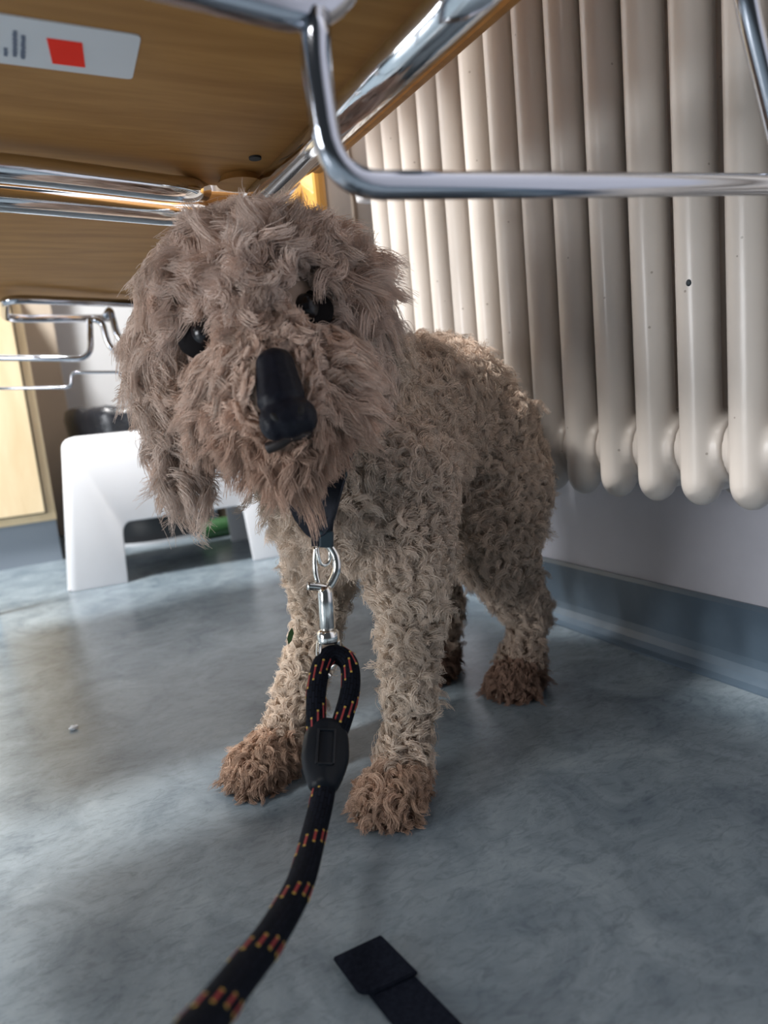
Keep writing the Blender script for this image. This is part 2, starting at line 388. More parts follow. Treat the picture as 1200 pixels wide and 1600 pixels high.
# ------------------------------------------------------------------ white step stool
def stool_mesh():
    bm = bmesh.new(); H = .250
    w0, w1, d0, d1 = .404/2, .350/2, .240/2, .200/2   # base / top half sizes
    def P(s, z, side):   # side face point, s in -1..1 along the face
        t = z/H; w = w0*(1-t)+w1*t; d = d0*(1-t)+d1*t
        return {'f': (s*w, -d, z), 'b': (-s*w, d, z), 'r': (w, s*d, z), 'l': (-w, -s*d, z)}[side]
    def face(side, lw, hz):
        o = [(-1, 0), (-1+lw, 0)]
        for k in range(6):
            a = math.pi/2*k/5; o.append((-1+lw+.0+.07*(1-math.cos(a)), hz-.018+.018*math.sin(a)))
        for k in range(6):
            a = math.pi/2*(5-k)/5; o.append((1-lw-.07*(1-math.cos(a)), hz-.018+.018*math.sin(a)))
        o += [(1-lw, 0), (1, 0), (1, H), (-1, H)]
        bm.faces.new([bm.verts.new(P(s, z, side)) for s, z in o])
    face('f', .47, .102); face('b', .47, .102); face('l', .42, .12); face('r', .42, .12)
    bm.faces.new([bm.verts.new(p) for p in ((-w1, -d1, H), (w1, -d1, H), (w1, d1, H), (-w1, d1, H))])
    bmesh.ops.remove_doubles(bm, verts=bm.verts[:], dist=1e-5)
    ed = [e for e in bm.edges if len(e.link_faces) == 2]
    bmesh.ops.recalc_face_normals(bm, faces=bm.faces[:])
    bmesh.ops.bevel(bm, geom=ed, offset=.016, segments=5, profile=.5, affect='EDGES')
    return bm_mesh(bm)
st = tag(empty('step_stool', (.246, 1.330, 0)), 'white plastic step stool with an arched opening, in front of the black bin', 'stool')
st.rotation_euler = (0, 0, math.radians(-6))
b = link('body', stool_mesh(), white_plastic, st, True)
s = b.modifiers.new('s', 'SOLIDIFY'); s.thickness = .0055; s.offset = -1
v = b.modifiers.new('b', 'BEVEL'); v.width = .002; v.segments = 2; v.limit_method = 'ANGLE'; v.angle_limit = math.radians(50)
for sx in (-1, 1):
    for sy in (-1, 1):
        box('foot_pad', sx*.190-.010, sx*.190+.010, sy*.106-.010, sy*.106+.010, 0, .006, mat('pad', (.6, .6, .62), .6), st, .002)

# ------------------------------------------------------------------ black bin with a bag, box and bottle behind the stool
bn = tag(empty('waste_bin', (.255, 1.70, 0)), 'black waste bin lined with a shiny black bag behind the white stool', 'bin')
bm = bmesh.new(); N = 48; rings = []
for z, r in ((.006, .128), (.10, .135), (.20, .143), (.285, .150)):
    rings.append([bm.verts.new((r*math.cos(2*math.pi*k/N), r*math.sin(2*math.pi*k/N), z)) for k in range(N)])
for a, c in zip(rings, rings[1:]):
    for k in range(N): bm.faces.new((a[k], a[(k+1) % N], c[(k+1) % N], c[k]))
bm.faces.new(rings[0][::-1]); link('body', bm_mesh(bm), black_plastic, bn, True)
bm = bmesh.new(); bmesh.ops.create_cone(bm, cap_ends=True, segments=48, radius1=.131, radius2=.130, depth=.006, matrix=Matrix.Translation((0, 0, .003)))
link('base_ring', bm_mesh(bm), mat('grey_ring', (.35, .37, .4), .4), bn)
bm = bmesh.new(); random.seed(9); N = 90; rings = []
ph = [random.uniform(0, 6.3) for _ in range(6)]
for i, (z, r) in enumerate(((.235, .1535), (.262, .156), (.285, .158), (.301, .154), (.306, .144), (.300, .134), (.26, .125), (.10, .118))):
    ring = []
    for k in range(N):
        a = 2*math.pi*k/N; w = sum(math.sin(a*f+p)*am for f, p, am in zip((5, 9, 14, 23, 31, 3), ph, (.3, .3, .3, .25, .2, .3)))
        ring.append(bm.verts.new(((r+.0028*w*(1 if i < 6 else .5))*math.cos(a), (r+.0028*w)*math.sin(a), z+.0045*w*(0.5+.5*(i > 1)))))
    rings.append(ring)
for a, c in zip(rings, rings[1:]):
    for k in range(N): bm.faces.new((a[k], a[(k+1) % N], c[(k+1) % N], c[k]))
link('bin_bag', bm_mesh(bm), bag_mat, bn, True)

bx_ = tag(empty('cardboard_box', (.455, 1.66, 0)), 'small tan cardboard box on the floor seen under the white stool', 'box')
box('carton', -.045, .05, -.06, .06, 0, .085, mat('cardboard', (.34, .27, .18), .8), bx_, .002)
box('flap', -.043, .048, -.062, -.002, .085, .0875, mat('cardboard_flap', (.38, .30, .20), .8), bx_)
box('tape', -.046, .051, -.006, .006, .0875, .0885, mat('packing_tape', (.45, .36, .24), .3), bx_)
gb = tag(empty('spray_bottle', (.375, 1.52, 0)), 'small green bottle with a dark cap lying under the stool arch', 'bottle')
pr = [(0, .019), (.004, .021), (.075, .021), (.083, .016), (.088, .009), (.094, .009)]
me = sweep_mesh([Vector((z-.05, 0, .021)) for z, _ in pr], lambda i: [(pr[i][1]*math.cos(k*math.pi/12), pr[i][1]*math.sin(k*math.pi/12)) for k in range(24)])
link('bottle_body', me, mat('green_plastic', (.025, .085, .028), .4), gb, True)
me = sweep_mesh([Vector((.044, 0, .021)), Vector((.062, 0, .021))], lambda i: [(.011*math.cos(k*math.pi/12), .011*math.sin(k*math.pi/12)) for k in range(24)])
link('cap', me, black_plastic, gb, True)

# ------------------------------------------------------------------ dog
F0 = Vector((.147, .417, 0)); DU = Vector((.902, .432, 0)).normalized(); DN = Vector((-DU.y, DU.x, 0))
def bp_(a, o, z): return F0 + DU*a + DN*o + Vector((0, 0, z))
balls = []; breg = []
def add_chain(reg, pts, sq=None):
    for b in chain(pts):
        p, r = b[0], b[1]
        if sq:   # flattened across the body
            R = Matrix((DU, DN, Vector((0, 0, 1)))).transposed().to_4x4()
            balls.append((p, r*sq[0], r*sq[1], r*sq[2], R))
        else: balls.append(b)
        breg.append(reg)
B = lambda *l: [(bp_(a, o, z), r) for a, o, z, r in l]
Wd = lambda *l: [(Vector((x, y, z)), r) for x, y, z, r in l]
add_chain('torso', B((.050, 0, .205, .048), (.085, 0, .225, .058), (.130, 0, .244, .057), (.175, 0, .254, .052), (.210, 0, .248, .049)), (1, .93, 1))
add_chain('torso', B((.095, 0, .262, .036), (.062, .003, .290, .040), (.035, .008, .318, .042)))
HEAD = Vector((.151, .434, .331))
add_chain('head', Wd((.151, .434, .331, .046), (.140, .410, .312, .040)))
add_chain('head', Wd((.125, .437, .327, .033), (.176, .424, .332, .034)))
add_chain('head', Wd((.147, .426, .346, .028), (.155, .438, .349, .029)))
add_chain('muzzle', Wd((.136, .396, .296, .032), (.127, .366, .276, .0255), (.1225, .350, .268, .0205)))
add_chain('muzzle', Wd((.138, .392, .270, .026), (.131, .364, .248, .0185), (.129, .356, .246, .0150)))
add_chain('muzzle', Wd((.113, .386, .275, .022), (.117, .366, .265, .018)))
add_chain('muzzle', Wd((.158, .376, .280, .022), (.142, .360, .267, .018)))
add_chain('earL', Wd((.108, .446, .345, .020), (.094, .446, .315, .017), (.088, .442, .285, .0145), (.0875, .438, .255, .0115), (.0885, .432, .232, .0075)))
add_chain('earR', Wd((.190, .426, .340, .019), (.199, .420, .316, .015), (.203, .415, .288, .0135), (.204, .412, .268, .010)))
add_chain('legFR', B((.068, -.034, .215, .036), (.066, -.040, .165, .0265), (.058, -.044, .128, .0180), (.050, -.046, .095, .0130), (.036, -.049, .050, .0100), (.025, -.050, .028, .0115)))
add_chain('legFL', B((.068, .034, .215, .036), (.074, .042, .165, .0265), (.068, .047, .128, .0180), (.060, .050, .095, .0135), (.036, .053, .045, .0105), (.018, .053, .026, .0120)))
add_chain('legHR', B((.205, -.026, .225, .044), (.203, -.037, .182, .040), (.180, -.043, .140, .031), (.200, -.045, .108, .0205), (.234, -.045, .070, .0135), (.226, -.044, .040, .0110), (.216, -.043, .022, .0130)))
add_chain('legHL', B((.205, .026, .225, .044), (.203, .037, .182, .040), (.180, .043, .140, .031), (.200, .044, .108, .0205), (.234, .043, .070, .0135), (.226, .042, .040, .0110), (.216, .042, .022, .0130)))
toes = []
for nm, (a, o), dr in (('legFR', (.008, -.052), DU*-1), ('legFL', (-.006, .053), (DU*-.9 + DN*.25)), ('legHR', (.204, -.043), DU*-1), ('legHL', (.204, .042), DU*-1)):
    dr = dr.normalized(); sd = dr.cross(Vector((0, 0, 1)))
    c = bp_(a, o, .0145)
    add_chain('paw'+nm[3:], [(c - dr*.012 + Vector((0, 0, .003)), .0155), (c + dr*.004, .0150)])
    for k, s in enumerate((-.0125, -.0045, .0045, .0125)):
        f = .013 if k in (1, 2) else .008
        t0 = c + sd*s*.8 + dr*.002; t1 = c + sd*s + dr*f + Vector((0, 0, -.005))
        add_chain('paw'+nm[3:], [(t0, .0085), (t1, .0080)]); toes.append((t1 + dr*.0075 + Vector((0, 0, -.0010)), dr))
skin_m = noise_color(mat('dog_skin', rough=.8), [(.3, (.30, .215, .165)), (.7, (.38, .28, .22))], nscale=60)
dme = blob_mesh(balls, .0032, 5, 'dog')
dog = link('dog', dme, skin_m, None, True)
tag(dog, 'curly apricot poodle standing under the chairs with its head tilted', 'dog')

nose_m = noise_color(mat('nose_leather', rough=.45, spec=.22), [(.3, (.005, .006, .011)), (.7, (.011, .012, .020))], nscale=300, bump=.35, bdist=.0006)
eye_m = mat('dark_eye', (.008, .007, .009), .22, spec=.4)
# nose: leather pad with wings plus dark bridge
hx = Vector((.061, -.017, .010)).normalized()
NO = Vector((.1172, .3230, .2590))
hz = Vector((.006, .012, .030)).normalized(); hz = (hz - hx*hz.dot(hx)).normalized(); hy = hx.cross(hz)   # hy points back into the head
if hy.y < 0: hy = -hy
R3 = Matrix((hx, hy, hz)).transposed().to_4x4()
nb = []
nb.append((NO + hy*.004, .0135, .0090, .0115, R3)); nb.append((NO + hx*.0075 + hy*.0050 - hz*.0015, .0074, .0080, .0095, R3)); nb.append((NO - hx*.0075 + hy*.0050 - hz*.0015, .0074, .0080, .0095, R3))
nb.append((NO - hz*.0065 + hy*.004, .0080, .0060, .0055, R3))
for t in np.linspace(0, 1, 8):
    nb.append((Vector((.1178, .3310, .2665)).lerp(Vector((.1195, .3390, .2835)), t), .0128 - .0026*t, .0090, .0085, R3))
nose = link('nose', blob_mesh(nb, .0010, 5, 'nose'), nose_m, dog, True); nose['label'] = 'large black leathery nose'
for s_ in (-1, 1):
    b = bmesh.new(); bmesh.ops.create_icosphere(b, subdivisions=2, radius=1, matrix=Matrix.Translation(NO + hx*s_*.0058 - hy*.0022 - hz*.0015) @ R3 @ Matrix.Rotation(s_*.5, 4, 'Y') @ Matrix.Diagonal((.0026, .0016, .0036, 1)))
    link('nostril', bm_mesh(b), mat('nostril_dark', (.002, .002, .003), .6), nose, True)
EYES = [Vector((.1028, .4005, .3070)), Vector((.1550, .3775, .3155))]
for e in EYES:
    b = bmesh.new(); bmesh.ops.create_icosphere(b, subdivisions=3, radius=.0088, matrix=Matrix.Translation(e))
    eo = link('eye', bm_mesh(b), eye_m, dog, True)
    b = bmesh.new(); bmesh.ops.create_icosphere(b, subdivisions=3, radius=1, matrix=Matrix.Translation(e + hy*.0035) @ R3 @ Matrix.Diagonal((.0165, .0080, .0135, 1)))
    link('eyelid', bm_mesh(b), mat('dark_eyelid', (.010, .009, .010), .8, spec=.1), eo, True)
tube('lips', catmull([Vector((.1120, .3440, .2420)), Vector((.1175, .3400, .2440)), Vector((.1230, .3385, .2470)), Vector((.1310, .3395, .2470)), Vector((.1390, .3450, .2480))], 6), .0030, mat('dark_lip', (.02, .015, .015), .5), dog, 10)
claw_m = mat('claw', (.12, .08, .055), .45)
for p, dr in toes:
    tube('claw', catmull([p - dr*.004 + Vector((0, 0, .001)), p + dr*.002 + Vector((0, 0, -.001)), p + dr*.0065 - Vector((0, 0, .0052))], 3), .0014, claw_m, dog, 8)

# ---- coat: wavy locks of strands, one curves object per body region
rng = np.random.default_rng(7)
dme.calc_loop_triangles()
V = np.empty(len(dme.vertices)*3, np.float32); dme.vertices.foreach_get('co', V); V = V.reshape(-1, 3)
TR = np.empty(len(dme.loop_triangles)*3, np.int32); dme.loop_triangles.foreach_get('vertices', TR); TR = TR.reshape(-1, 3)
A, Bq, Cq = V[TR[:, 0]], V[TR[:, 1]], V[TR[:, 2]]
cr3 = np.cross(Bq-A, Cq-A); ar = np.linalg.norm(cr3, axis=1)/2
VN = np.empty(len(dme.vertices)*3, np.float32); dme.vertex_normals.foreach_get('vector', VN); VN = VN.reshape(-1, 3)
NS = 160000
ti = rng.choice(len(TR), NS, p=ar/ar.sum()); u1 = np.sqrt(rng.random(NS)); u2 = rng.random(NS)
w = np.stack([1-u1, u1*(1-u2), u1*u2], 1)
PT = (V[TR[ti]]*w[:, :, None]).sum(1); NR = (VN[TR[ti]]*w[:, :, None]).sum(1); NR /= np.linalg.norm(NR, axis=1)[:, None]
bc = np.array([list(b[0]) for b in balls]); brad = np.array([min(b[1:4]) for b in balls])
regs = sorted(set(breg)); bri = np.array([regs.index(r) for r in breg])
ridx = np.empty(NS, np.int32)
for s0 in range(0, NS, 8000):
    d = np.linalg.norm(PT[s0:s0+8000, None] - bc[None], axis=2) - brad[None]
    ridx[s0:s0+8000] = bri[np.argmin(d, axis=1)]
# thin the samples to about one lock per cell
SP = {'torso': .0053, 'head': .0070, 'muzzle': .0056, 'ear': .0054, 'leg': .0048, 'paw': .0038}
#       length  curl   turns  lean  droop  strands  root   flow
PR = {'torso': (.0160, .0027, 1.5, .65, .20, 22, .0032),
      'head':  (.033, .0042, .75, 1.05, .25, 52, .0052),
      'muzzle': (.021, .0027, .85, 1.15, .30, 38, .0038),
      'ear':   (.026, .0032, 1.5, 1.3, .60, 30, .0034),
      'leg':   (.0125, .0027, 1.4, .85, .22, 24, .0026),
      'paw':   (.0115, .0020, .95, .75, .30, 24, .0020)}
FUZ = {'torso': .55, 'head': .26, 'muzzle': .28, 'ear': .35, 'leg': .48, 'paw': .4}
TAP = {'torso': .5, 'head': .30, 'muzzle': .35, 'ear': .5, 'leg': .5, 'paw': .5}
NOSE = np.array(list(NO)); EY = np.array([list(e) for e in EYES]); HD = np.array(list(HEAD))
DUn = np.array(list(DU)); Gd = np.array([0, 0, -1.0]); VWn = -np.array(list(fw))
nose_pts = np.array([list(b[0]) for b in nb])
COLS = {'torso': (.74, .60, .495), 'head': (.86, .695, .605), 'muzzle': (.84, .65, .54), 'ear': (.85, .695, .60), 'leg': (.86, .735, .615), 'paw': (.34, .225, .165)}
fur_m = bpy.data.materials.new('curly_fur'); fur_m.use_nodes = True
fb = fur_m.node_tree.nodes['Principled BSDF']; fb.inputs['Roughness'].default_value = .55; fb.inputs['Specular IOR Level'].default_value = .25
fa = nd(fur_m, 'ShaderNodeAttribute'); fa.attribute_name = 'tint'; lk(fur_m, fa.outputs['Color'], fb.inputs['Base Color'])
def fnoise(p, k):   # cheap smooth noise for clumpy variation
    return (np.sin(p @ np.array([1.0, .7, .4])*k + 1.3) + np.sin(p @ np.array([-.6, 1.0, .5])*k*1.31 + .4) + np.sin(p @ np.array([.3, -.5, 1.0])*k*.83 + 2.1))/3
def unit(v): return v/np.maximum(1e-9, np.linalg.norm(v, axis=-1))[..., None]
ntot = 0
for ri, reg in enumerate(regs):
    base = 'ear' if reg.startswith('ear') else 'leg' if reg.startswith('leg') else 'paw' if reg.startswith('paw') else reg
    sel = np.where(ridx == ri)[0]; p, nn = PT[sel], NR[sel]
    cell = np.floor(p/SP[base]).astype(np.int64); key = cell[:, 0]*73856093 ^ cell[:, 1]*19349663 ^ cell[:, 2]*83492791
    _, fi = np.unique(key, return_index=True); p, nn = p[fi], nn[fi]
    de = np.min(np.linalg.norm(p[:, None]-EY[None], axis=2) - np.array([0, .004]), axis=1); dn = np.min(np.linalg.norm(p[:, None]-nose_pts[None], axis=2), axis=1)
    keep = (de > .0118) & (dn > .0120) & (p[:, 2] > .002)
    p, nn, de, dn = p[keep], nn[keep], de[keep], dn[keep]
    Ln, rc, turns, lean, droop, ns, root = PR[base]
    m = len(p)
    if m == 0: continue
    L_ = Ln*(1 + .22*fnoise(p, 160) + rng.normal(0, .13, m)).clip(.5, 1.6)
    L_ *= np.where(rng.random(m) < .05, 1.45, 1.0)
    L_ *= np.clip((de-.004)/.026, .28, 1)*np.clip((dn-.008)/.026, .22, 1)
    if base == 'torso':
        flow = DUn*.8 + Gd*.7 + np.zeros_like(p)
        neckish = p[:, 2] > .285
        L_ = np.where(((p-np.array(list(F0))) @ DUn) < .10, L_*1.10, L_)
    elif base == 'head':
        flow = unit(p-HD)*.1 + unit(p-NOSE)*.55 + Gd*.45; L_ = np.where(p[:, 2] > .345, L_*.86, L_*.92)
    elif base == 'muzzle': flow = unit(p-NOSE)*.7 + Gd*.6
    elif base == 'paw': flow = -DUn*.7 + Gd*.9 + np.zeros_like(p)
    else: flow = Gd + np.zeros_like(p)
    tipear = np.ones(m)
    if base == 'ear': L_ *= np.where(p[:, 2] > .30, 1.0, .80)
    kf = .62 if base in ('head', 'muzzle') else 1.0
    sw = np.stack([fnoise(p+.3, 95*kf), fnoise(p+.7, 110*kf), fnoise(p+1.1, 100*kf)], 1)*(1.5 if kf < 1 else 1.0)
    dir0 = unit(nn + lean*flow + .55*sw + rng.normal(0, .13 if kf < 1 else .22, (m, 3)))
    # keep the locks leaving the skin
    dt = (dir0*nn).sum(1); dir0 = unit(dir0 + nn*np.clip(.25-dt, 0, 1)[:, None])
    e1 = unit(np.cross(dir0, rng.normal(0, 1, (m, 3)))); e2 = np.cross(dir0, e1)
    ph = rng.random(m)*6.283; tw = turns*(1+rng.normal(0, .2, m))*np.where(rng.random(m) < .5, -1, 1)
    K = 13 if turns > 1.2 else 9
    t = np.linspace(0, 1, K)
    ang = rng.random((m, ns))*6.283; rad_ = np.sqrt(rng.random((m, ns)))*root
    off = (np.cos(ang)*rad_)[..., None]*e1[:, None] + (np.sin(ang)*rad_)[..., None]*e2[:, None]
    ls_ = L_[:, None]*(1+rng.normal(0, .10, (m, ns))).clip(.6, 1.3)
    phs = ph[:, None] + rng.normal(0, FUZ[base], (m, ns)); rcs = (rc*(1+rng.normal(0, .25, (m, 1))))*(1+rng.normal(0, FUZ[base]*.7, (m, ns)))
    tt = t[None, None, :, None]
    ctr_ = p[:, None, None] + ls_[..., None, None]*(tt*dir0[:, None, None] + droop*tt**2*Gd)*.86
    ctr_ = ctr_ + off[:, :, None]*(1-TAP[base]*tt)
    th = phs[..., None] + 6.283*tw[:, None, None]*t[None, None]
    amp = rcs[..., None]*np.clip(t*2.6, 0, 1)[None, None]
    hx0 = amp*np.cos(th) - amp[..., :1]*0; hx1 = amp*np.sin(th)
    pos = ctr_ + hx0[..., None]*e1[:, None, None] + hx1[..., None]*e2[:, None, None] + rng.normal(0, .00012, ctr_.shape)
    pos[..., 2] = np.maximum(pos[..., 2], .0012)
    pos[..., 0] = np.minimum(pos[..., 0], .404)
    n_s = m*ns
    cu = bpy.data.hair_curves.new(base+'_fur'); cu.add_curves([K]*n_s)
    cu.position_data.foreach_set('vector', pos.reshape(-1).astype(np.float32))
    ra = cu.attributes.get('radius') or cu.attributes.new('radius', 'FLOAT', 'POINT')
    rv = (.00017*(1-.5*t**2))[None].repeat(n_s, 0); ra.data.foreach_set('value', rv.reshape(-1).astype(np.float32))
    c = np.array(COLS[base])[None].repeat(m, 0)
    legc, pawc = np.array(COLS['leg']), np.array(COLS['paw'])
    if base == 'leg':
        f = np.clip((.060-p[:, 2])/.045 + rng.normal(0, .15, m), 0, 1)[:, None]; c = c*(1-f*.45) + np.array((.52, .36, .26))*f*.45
        if reg[3] == 'H': c = c*np.array((.74, .70, .68))  # shade on the hind legs multiplied into their fur tint
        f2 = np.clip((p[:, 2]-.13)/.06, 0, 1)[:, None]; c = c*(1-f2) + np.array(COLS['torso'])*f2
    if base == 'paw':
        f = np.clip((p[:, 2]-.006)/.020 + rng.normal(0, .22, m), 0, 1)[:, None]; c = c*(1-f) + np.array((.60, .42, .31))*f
        if reg[3] == 'H': c = c*np.array((.55, .50, .50))  # hind paws tinted down to stand for the shade there
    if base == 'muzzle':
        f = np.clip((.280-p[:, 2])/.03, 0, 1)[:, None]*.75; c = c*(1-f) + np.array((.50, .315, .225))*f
    if base == 'torso':
        fch = np.clip((.11-((p-np.array(list(F0))) @ DUn))/.08, 0, 1)[:, None]; c = c*(1-fch) + np.array((.83, .70, .585))*fch
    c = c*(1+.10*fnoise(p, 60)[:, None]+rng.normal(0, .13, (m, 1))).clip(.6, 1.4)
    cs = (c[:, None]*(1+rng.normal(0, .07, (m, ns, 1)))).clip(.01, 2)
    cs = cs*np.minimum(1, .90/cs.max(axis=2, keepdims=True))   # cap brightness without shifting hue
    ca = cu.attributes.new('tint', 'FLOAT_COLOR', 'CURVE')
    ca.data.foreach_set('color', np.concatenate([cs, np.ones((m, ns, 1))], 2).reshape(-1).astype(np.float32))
    cu.materials.append(fur_m)
    fo = bpy.data.objects.new({'torso': 'body_fur', 'head': 'head_fur', 'muzzle': 'muzzle_fur', 'ear': 'ear_fur', 'leg': 'leg_fur', 'paw': 'paw_fur'}[base], cu)
    COL.objects.link(fo); fo.parent = dog; fo['kind'] = 'stuff'
    ntot += n_s
print('strands', ntot)
lf = bmesh.new(); lvs = [lf.verts.new(q) for q in ((0, 0, .0065), (.0022, -.0006, .003), (.0020, -.0004, -.003), (.0004, 0, -.0065), (-.0016, -.0005, -.002), (-.0014, -.0006, .003))]
lf.faces.new(lvs)
lfo = link('leaf_fragment', bm_mesh(lf), mat('leaf_green', (.035, .085, .02), .6)); lfo.location = Vector((.1497, .4600, .1015))
sd_ = lfo.modifiers.new('s', 'SOLIDIFY'); sd_.thickness = .0006
lfo.rotation_euler = (0, .35, -.4)
tag(lfo, "tiny green leaf scrap caught on the dog's left-hand front leg", 'leaf')


# ------------------------------------------------------------------ leash
rope_m = mat('braided_cord', (.008, .010, .016), .8, spec=.08)
def build_rope(m):
    b = m.node_tree.nodes['Principled BSDF']
    uv = nd(m, 'ShaderNodeUVMap'); uv.uv_map = 'UVMap'
    mp = nd(m, 'ShaderNodeMapping'); mp.inputs['Scale'].default_value = (1, 1, 1)
    br_ = nd(m, 'ShaderNodeTexBrick'); br_.offset = .5
    br_.inputs['Color1'].default_value = (.010, .012, .020, 1); br_.inputs['Color2'].default_value = (.006, .008, .013, 1); br_.inputs['Mortar'].default_value = (.002, .002, .003, 1)
    br_.inputs['Scale'].default_value = 1; br_.inputs['Mortar Size'].default_value = .10; br_.inputs['Mortar Smooth'].default_value = .6
    br_.inputs['Brick Width'].default_value = 2.2; br_.inputs['Row Height'].default_value = 1
    lk(m, uv.outputs[0], br_.inputs['Vector']); lk(m, br_.outputs['Color'], b.inputs['Base Color'])
    bp = nd(m, 'ShaderNodeBump'); bp.invert = True; bp.inputs['Strength'].default_value = .8; bp.inputs['Distance'].default_value = .0008
    lk(m, br_.outputs['Fac'], bp.inputs['Height']); lk(m, bp.outputs[0], b.inputs['Normal'])
build_rope(rope_m)
thread_m = mat('red_thread', (.30, .028, .030), .6); thread_y = mat('yellow_thread', (.50, .34, .06), .6)
ls = tag(empty('dog_leash', (.12, .33, 0)), "black round rope leash with red and yellow flecks, clipped to the dog's collar", 'leash')
LO = ls.location
def rope(name, path, r, parent, rows=20):
    n = 24; P = [p - LO for p in path]
    me = sweep_mesh(P, lambda i: [(r*math.cos(2*math.pi*k/n), r*math.sin(2*math.pi*k/n)) for k in range(n)])
    uvl = me.uv_layers.new(name='UVMap'); L = [0]
    for a, c in zip(P, P[1:]): L.append(L[-1] + (c-a).length)
    for poly in me.polygons:
        vi = list(poly.vertices)
        if len(vi) != 4: continue
        js = [v % n for v in vi]; wrap = max(js) - min(js) > n/2
        for li, v in zip(poly.loop_indices, vi):
            j = v % n; i = v//n
            if wrap and j == 0: j = n
            uvl.data[li].uv = (L[i]/.0030, j/n*rows)
    return link(name, me, rope_m, parent, True), P, L
def flecks(P, L, r, parent, start, every, slant=1):
    T, N = frames(P); d = start
    while d < L[-1]-.006:
        for q in range(10):
            ang = 2*math.pi*(q+.5)/10 + math.pi; dd = d + slant*.0042*(q-4.5)
            i = max(0, min(len(P)-2, next((k for k in range(len(L)-1) if L[k+1] >= dd), 0)))
            t = (dd-L[i])/max(1e-6, L[i+1]-L[i]); p = P[i].lerp(P[i+1], t); B = T[i].cross(N[i])
            o = (N[i]*math.cos(ang) + B*math.sin(ang)); s = o.cross(T[i])
            ln, w = .0078, .00062
            vs = []; fs = []; mats = []
            for seg, (a0, a1, ww, mi) in enumerate(((-ln/2-.0009, -ln/2+.0002, w*1.2, 1), (-ln/2+.0002, ln/2-.0002, w, 0), (ln/2-.0002, ln/2+.0009, w*1.2, 1))):
                for z, e in ((r*.965, 1), (r*1.035, .7)):
                    for aa, sg in ((a0, -1), (a0, 1), (a1, 1), (a1, -1)):
                        vs.append(p + T[i]*aa + s*(sg*ww*e) + o*(z))
                b0 = seg*8
                for f in ((4, 5, 6, 7), (0, 1, 5, 4), (1, 2, 6, 5), (2, 3, 7, 6), (3, 0, 4, 7)):
                    fs.append(tuple(b0+x for x in f)); mats.append(mi)
            me = bpy.data.meshes.new('stitch'); me.from_pydata([tuple(v) for v in vs], [], fs); me.update()
            me.materials.append(thread_m); me.materials.append(thread_y); me.polygons.foreach_set('material_index', mats)
            link('tracer_stitch', me, None, parent)
        d += every
RR = .0062
pts = [(.1235, .3415, .0775), (.1195, .3310, .0705), (.110, .3165, .0622), (.0985, .3010, .0560), (.078, .2660, .0590), (.056, .2340, .0680), (.033, .2020, .0820), (.017, .1760, .0960), (.000, .148, .113), (-.03, .10, .145)]
rp, P, L = rope('rope', catmull(pts, 10), RR, ls); flecks(P, L, RR, rp, .024, .044)
lp = [(.1195, .3430, .0790), (.1225, .3490, .0860), (.1285, .3590, .1000), (.1375, .3690, .1110), (.1465, .3720, .1140), (.1525, .3650, .1090), (.1475, .3540, .0980), (.1360, .3440, .0850), (.1290, .3400, .0785)]
lo_, P, L = rope('loop', catmull(lp, 10), RR*.92, ls); flecks(P, L, RR*.92, lo_, .009, .030)

# moulded clamp over the join
ax = (Vector((.1290, .3490, .0860)) - Vector((.110, .3170, .0630))).normalized()
ctr = Vector((.1200, .3330, .0745)); vw = (CAM - ctr).normalized(); side = ax.cross(vw).normalized(); nrm = side.cross(ax).normalized()
def clamp_bm():
    balls_ = []
    R = Matrix((side, ax, nrm)).transposed().to_4x4()
    for t in np.linspace(-1, 1, 15):
        w = .0138 - .0052*max(0, -t)**1.6 - .0022*max(0, t)**2.2
        balls_.append((ctr - LO + ax*(t*.0165), w, .0055, .0078, R))
    return blob_mesh(balls_, .0011, 4)
clm = link('clamp', clamp_bm(), mat('moulded_rubber', (.005, .008, .013), .45, spec=.2), ls, True)
def on_clamp(name, w, h, dz, th, m, parent, off=0):
    R = Matrix((side, ax, nrm)).transposed().to_4x4()
    b = box_bm(-w/2, w/2, -h/2, h/2, -th/2, th/2, min(w, h, th)*.3)
    bmesh.ops.transform(b, matrix=Matrix.Translation(ctr - LO + nrm*dz + ax*off) @ R, verts=b.verts[:])
    return link(name, bm_mesh(b), m, parent)
emb = mat('embossed_rubber', (.008, .012, .018), .3)
on_clamp('raised_border', .0100, .0012, .0077, .0012, emb, clm, .0110); on_clamp('raised_border', .0078, .0012, .0077, .0012, emb, clm, -.0090)
for s_ in (-1, 1):
    R = Matrix((side, ax, nrm)).transposed().to_4x4()
    b = box_bm(-.0006, .0006, -.010, .010, -.0006, .0006, .0003)
    bmesh.ops.transform(b, matrix=Matrix.Translation(ctr - LO + nrm*.0077 + side*s_*.0045 + ax*.001) @ R, verts=b.verts[:])
    link('raised_border', bm_mesh(b), emb, clm)

# snap hook
top = Vector((.1505, .3800, .1740)); bot = Vector((.1435, .3720, .1110)); ha = (top-bot).normalized()
hs = ha.cross((CAM - bot).normalized()).normalized(); hf = hs.cross(ha).normalized()
hs = -hs if hs.dot(rt) < 0 else hs
def hp(a, s, f=0): return bot + ha*a + hs*s + hf*f - LO
hk = empty('snap_hook', (0, 0, 0)); hk.parent = ls; hk['label'] = 'polished steel swivel snap hook'
def lathe(name, a0, prof_, m, parent, n=24):
    return link(name, sweep_mesh([hp(a0+a, 0) for a, r in prof_], lambda i: [(prof_[i][1]*math.cos(2*math.pi*k/n), prof_[i][1]*math.sin(2*math.pi*k/n)) for k in range(n)]), m, parent, True)
